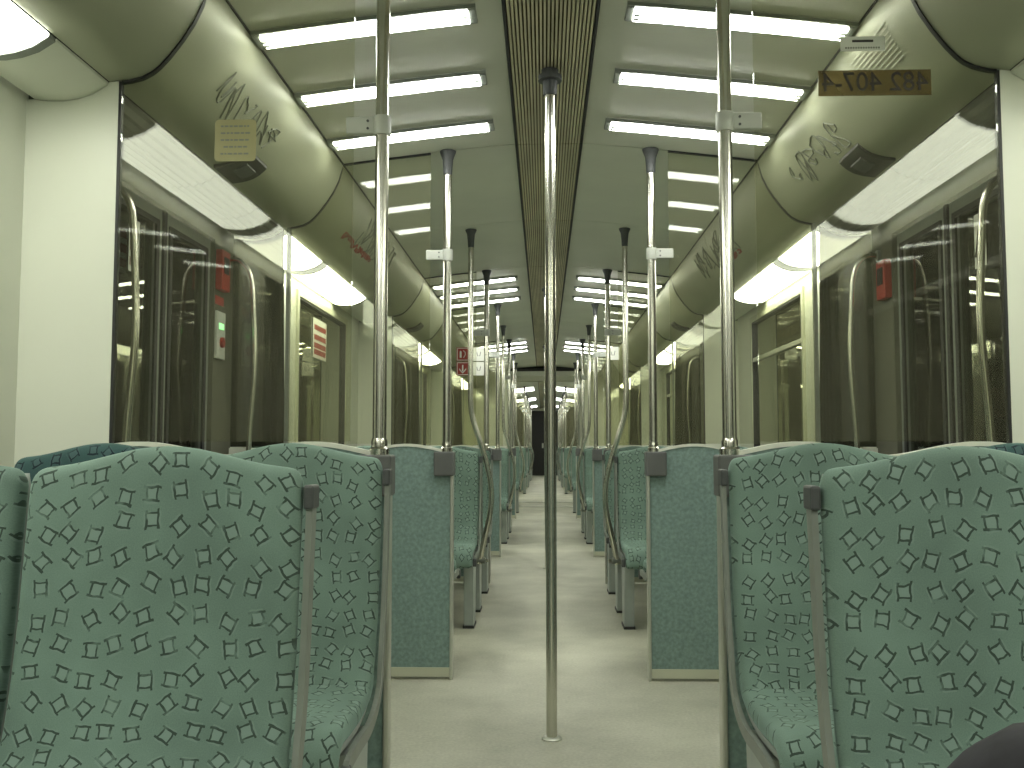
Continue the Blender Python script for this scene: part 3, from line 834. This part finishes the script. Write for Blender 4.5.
# scratched graffiti on the cove panels
def cove_pt(sd, s_, y, off=.004):
    pts = COVE; tot = 0; seg = []
    for a, b in zip(pts, pts[1:]): l = math.hypot(b[0]-a[0], b[1]-a[1]); seg.append(l); tot += l
    q = s_*tot
    for (a, b), l in zip(zip(pts, pts[1:]), seg):
        if q <= l:
            t = q/l; nx, nz = (b[1]-a[1])/l, -(b[0]-a[0])/l
            return (sd*(a[0]+(b[0]-a[0])*t + nx*off), y, a[1]+(b[1]-a[1])*t + nz*off)
        q -= l
    return (sd*pts[-1][0], y, pts[-1][1]-off)
def scribble(sd, y0, y1, s0, s1, mat, seed, n=5, rad=.0022, label='', cat='graffiti'):
    rn = random.Random(seed); m = MB()
    for i in range(n):
        yc = y0+(y1-y0)*(i+.5)/n; pts = []
        for j in range(7):
            s_ = s0+(s1-s0)*(rn.random()); pts.append(cove_pt(sd, s_, yc+rn.uniform(-.6,.6)*(y1-y0)/n, .0015))
        sp = []
        for p in smooth_path(pts, 4):
            # keep the stroke on the surface
            best = min((cove_pt(sd, u/24, p.y, .0015) for u in range(25)), key=lambda q: abs(q[0]-p.x)+abs(q[2]-p.z)); sp.append(Vector(best)*.6+p*.4)
        m.tube(sp, rad, 4)
    o = m.build('graffiti', mat); tag(o, label, cat); return o
scribble(-1, 4.85, 5.75, .12, .55, M['ink_grey'], 5, 9, .004, 'grey scrawled tag on the left ceiling curve past the first screen')
scribble(-1, 4.6, 5.3, .50, .58, M['ink_red'], 8, 7, .007, 'reddish scrawl below the grey tag on the left ceiling curve')
scribble(1, 5.0, 6.0, .12, .55, M['ink_grey'], 15, 9, .004, 'grey scrawled tag on the right ceiling curve past the first screen')
scribble(1, 5.0, 5.5, .52, .60, M['ink_red'], 18, 6, .006, 'reddish scrawl below the grey tag on the right ceiling curve')
scribble(-1, 2.75, 3.3, .30, .62, M['ink_grey'], 21, 6, .003, 'faint grey scrawl on the curve above the left front doors')
scribble(1, 3.2, 3.8, .30, .62, M['ink_grey'], 25, 6, .003, 'faint grey scrawl on the curve above the right front doors')

r = empty('printed_notice', (0,0,0)); bars = []
for i in range(9):
    u = .16+.032*i; p, q = cove_pt(1,u-.004,0,.0025), cove_pt(1,u+.004,0,.0025)
    MB().prism([(p[0],p[2]),(q[0],q[2]),(q[0]+.001,q[2]+.002),(p[0]+.001,p[2]+.002)], 2.62, 2.92-.012*(i%3)).build('printed_line', M['pale_print'], r)
tag(r, 'block of faint pale printed lines on the curve above the right front doors', 'notice')
# ---------------------------------------------------------------- street lamps out in the dark
for i, (x, y, z, s_) in enumerate(((12.9,30,4.4,.16),(9.2,24,1.6,.07),(14.5,31,3.6,.08),(11.0,23,1.2,.06))):
    r = empty('street_lamp', (x,y,0))
    MB().tube([(0,0,-3),(0,0,z-.1)], .05, 8).build('post', M['dark_grey'], r)
    MB().lathe(0,0,[(.02,z-s_),(s_,z-.6*s_),(s_*1.1,z),(s_*.4,z+s_*.7)], 12).build('lamp_head', M['street'], r, smooth=True)
    tag(r, ['brightest street lamp seen through the right front door','low lamp glinting in the right front door pane','small lamp just right of the brightest one outside','lowest distant lamp outside the right doors'][i], 'street lamp')

# ---------------------------------------------------------------- seated person by the viewer (a dark knee shows in the corner)
def person():
    J = {  # joint: (pos, radius)
     'pelvis':((.62,.22,.56),(.15,.12)), 'waist':((.62,.19,.72),(.135,.10)), 'chest':((.62,.17,.95),(.16,.11)), 'neckb':((.62,.17,1.10),(.075,.065)),
     'neck':((.62,.18,1.17),(.052,.055)), 'head':((.62,.205,1.27),(.078,.095)), 'crown':((.62,.20,1.36),(.070,.085)),
     'hipR':((.71,.26,.54),(.095,.09)), 'thR':((.53,.54,.68),(.085,.08)), 'knR':((.356,.78,.738),(.078,.072)), 'shR':((.27,.83,.52),(.058,.058)), 'anR':((.23,.85,.30),(.038,.04)), 'toR':((.19,.96,.25),(.04,.03)),
     'hipL':((.53,.26,.54),(.095,.09)), 'thL':((.55,.52,.53),(.08,.075)), 'knL':((.56,.76,.50),(.062,.062)), 'shL':((.56,.74,.30),(.055,.055)), 'anL':((.56,.72,.09),(.038,.04)), 'toL':((.56,.86,.045),(.045,.035)),
     'shoR':((.79,.17,1.06),(.07,.07)), 'elR':((.85,.27,.80),(.048,.048)), 'wrR':((.70,.46,.74),(.030,.028)), 'haR':((.665,.52,.75),(.04,.022)),
     'shoL':((.45,.17,1.06),(.07,.07)), 'elL':((.40,.20,.80),(.048,.048)), 'wrL':((.52,.40,.72),(.030,.028)), 'haL':((.56,.45,.73),(.04,.022))}
    E = [('pelvis','waist'),('waist','chest'),('chest','neckb'),('neckb','neck'),('neck','head'),('head','crown'),
         ('pelvis','hipR'),('hipR','thR'),('thR','knR'),('knR','shR'),('shR','anR'),('anR','toR'),
         ('pelvis','hipL'),('hipL','thL'),('thL','knL'),('knL','shL'),('shL','anL'),('anL','toL'),
         ('chest','shoR'),('shoR','elR'),('elR','wrR'),('wrR','haR'),('chest','shoL'),('shoL','elL'),('elL','wrL'),('wrL','haL')]
    names = list(J); idx = {n:i for i,n in enumerate(names)}
    V = [J[n][0] for n in names]; Rr = [J[n][1] for n in names]; ED = [(idx[a],idx[b]) for a,b in E]
    for side in ('R','L'):     # fingers and thumb
        h = Vector(J['ha'+side][0]); wv = Vector(J['wr'+side][0]); d = (h-wv).normalized(); s_ = d.cross(Vector((0,0,1))).normalized()
        for f, ln in zip((-.027,-.009,.009,.027),(.060,.072,.068,.052)):
            a = h + s_*f + d*.02; b = a + d*ln*.55 + Vector((0,0,-.006)); c = b + d*ln*.35 + Vector((0,0,-.022)); n0 = len(V)
            V += [tuple(a),tuple(b),tuple(c)]; Rr += [(.009,.009),(.008,.008),(.007,.007)]; ED += [(idx['ha'+side],n0),(n0,n0+1),(n0+1,n0+2)]
        sg = 1 if side == 'L' else -1
        a = wv + d*.03 + s_*.03*sg; b = a + d*.035 + s_*.018*sg; n0 = len(V)
        V += [tuple(a),tuple(b)]; Rr += [(.011,.011),(.009,.009)]; ED += [(idx['wr'+side],n0),(n0,n0+1)]
    me = bpy.data.meshes.new('body'); me.from_pydata(V, ED, []); o = bpy.data.objects.new('person_source', me); C.objects.link(o)
    sk = o.modifiers.new('s','SKIN'); ss = o.modifiers.new('u','SUBSURF'); ss.levels = 2; ss.render_levels = 2
    for i, v in enumerate(me.skin_vertices[0].data): v.radius = Rr[i]; v.use_root = (i == 0)
    bpy.context.view_layer.update()
    m2 = bpy.data.meshes.new_from_object(o.evaluated_get(bpy.context.evaluated_depsgraph_get())); bpy.data.objects.remove(o)
    m2.name = 'body'
    m2.materials.clear()
    for q in ('trousers','jacket','skin','dark'): m2.materials.append(M[q])
    for p in m2.polygons:
        c = p.center; p.use_smooth = True; mi = 0
        hand = min((c-Vector(J['ha'+s_][0])).length for s_ in 'RL') < .115 and c.z > .68 and (c-Vector(J['thR'][0])).length > .0
        toe = min((c-Vector(J[a][0])).length for a in ('anR','toR','anL','toL')) < .075
        if c.z > 1.13: mi = 2
        elif toe: mi = 3
        elif min((c-Vector(J['wr'+s_][0])).length for s_ in 'RL') < .05 and False: mi = 2
        elif c.y < .33 and c.z > .60 or (abs(c.x-.83) < .12 and c.z > .70): mi = 1
        if hand and (c-Vector(J['elR'][0])).length > .15 and c.y > .42 and c.z > .705: mi = 2
        p.material_index = mi
    r = empty('person', (0,0,0))
    b = bpy.data.objects.new('body', m2); C.objects.link(b); b.parent = r
    # hair cap
    m = MB(); n0 = 0; rings = []
    for i in range(8):
        a = math.pi/2*i/7; rings.append((math.cos(a), math.sin(a)))
    m.tube([(.62,.185,1.275+.125*s_) for c_, s_ in rings], 0, 20, [.098*max(c_,.05)+.004 for c_, s_ in rings])
    m.build('hair', M['hair'], r, smooth=True)
    m = MB(); m.tube([(.62,.285,1.285),(.62,.312,1.262),(.62,.300,1.252)], 0, 8, [.006,.013,.008]); m.build('nose', M['skin'], r, smooth=True)
    for sx in (-1,1):
        MB().tube([(.62+sx*.03,.290,1.290),(.62+sx*.03,.298,1.290)], 0, 10, [.010,.006]).build('eye', M['white'], r, smooth=True)
        MB().tube([(.62+sx*.080,.19,1.30),(.62+sx*.090,.185,1.275),(.62+sx*.082,.19,1.25)], 0, 8, [.010,.016,.008]).build('ear', M['skin'], r, smooth=True)
    MB().tube([(.60,.290,1.228),(.62,.296,1.226),(.64,.290,1.228)], .0045, 6).build('mouth', M['red'], r, smooth=True)
    tag(r, 'person in dark trousers, only a bent knee showing in the bottom right corner', 'person')
person()
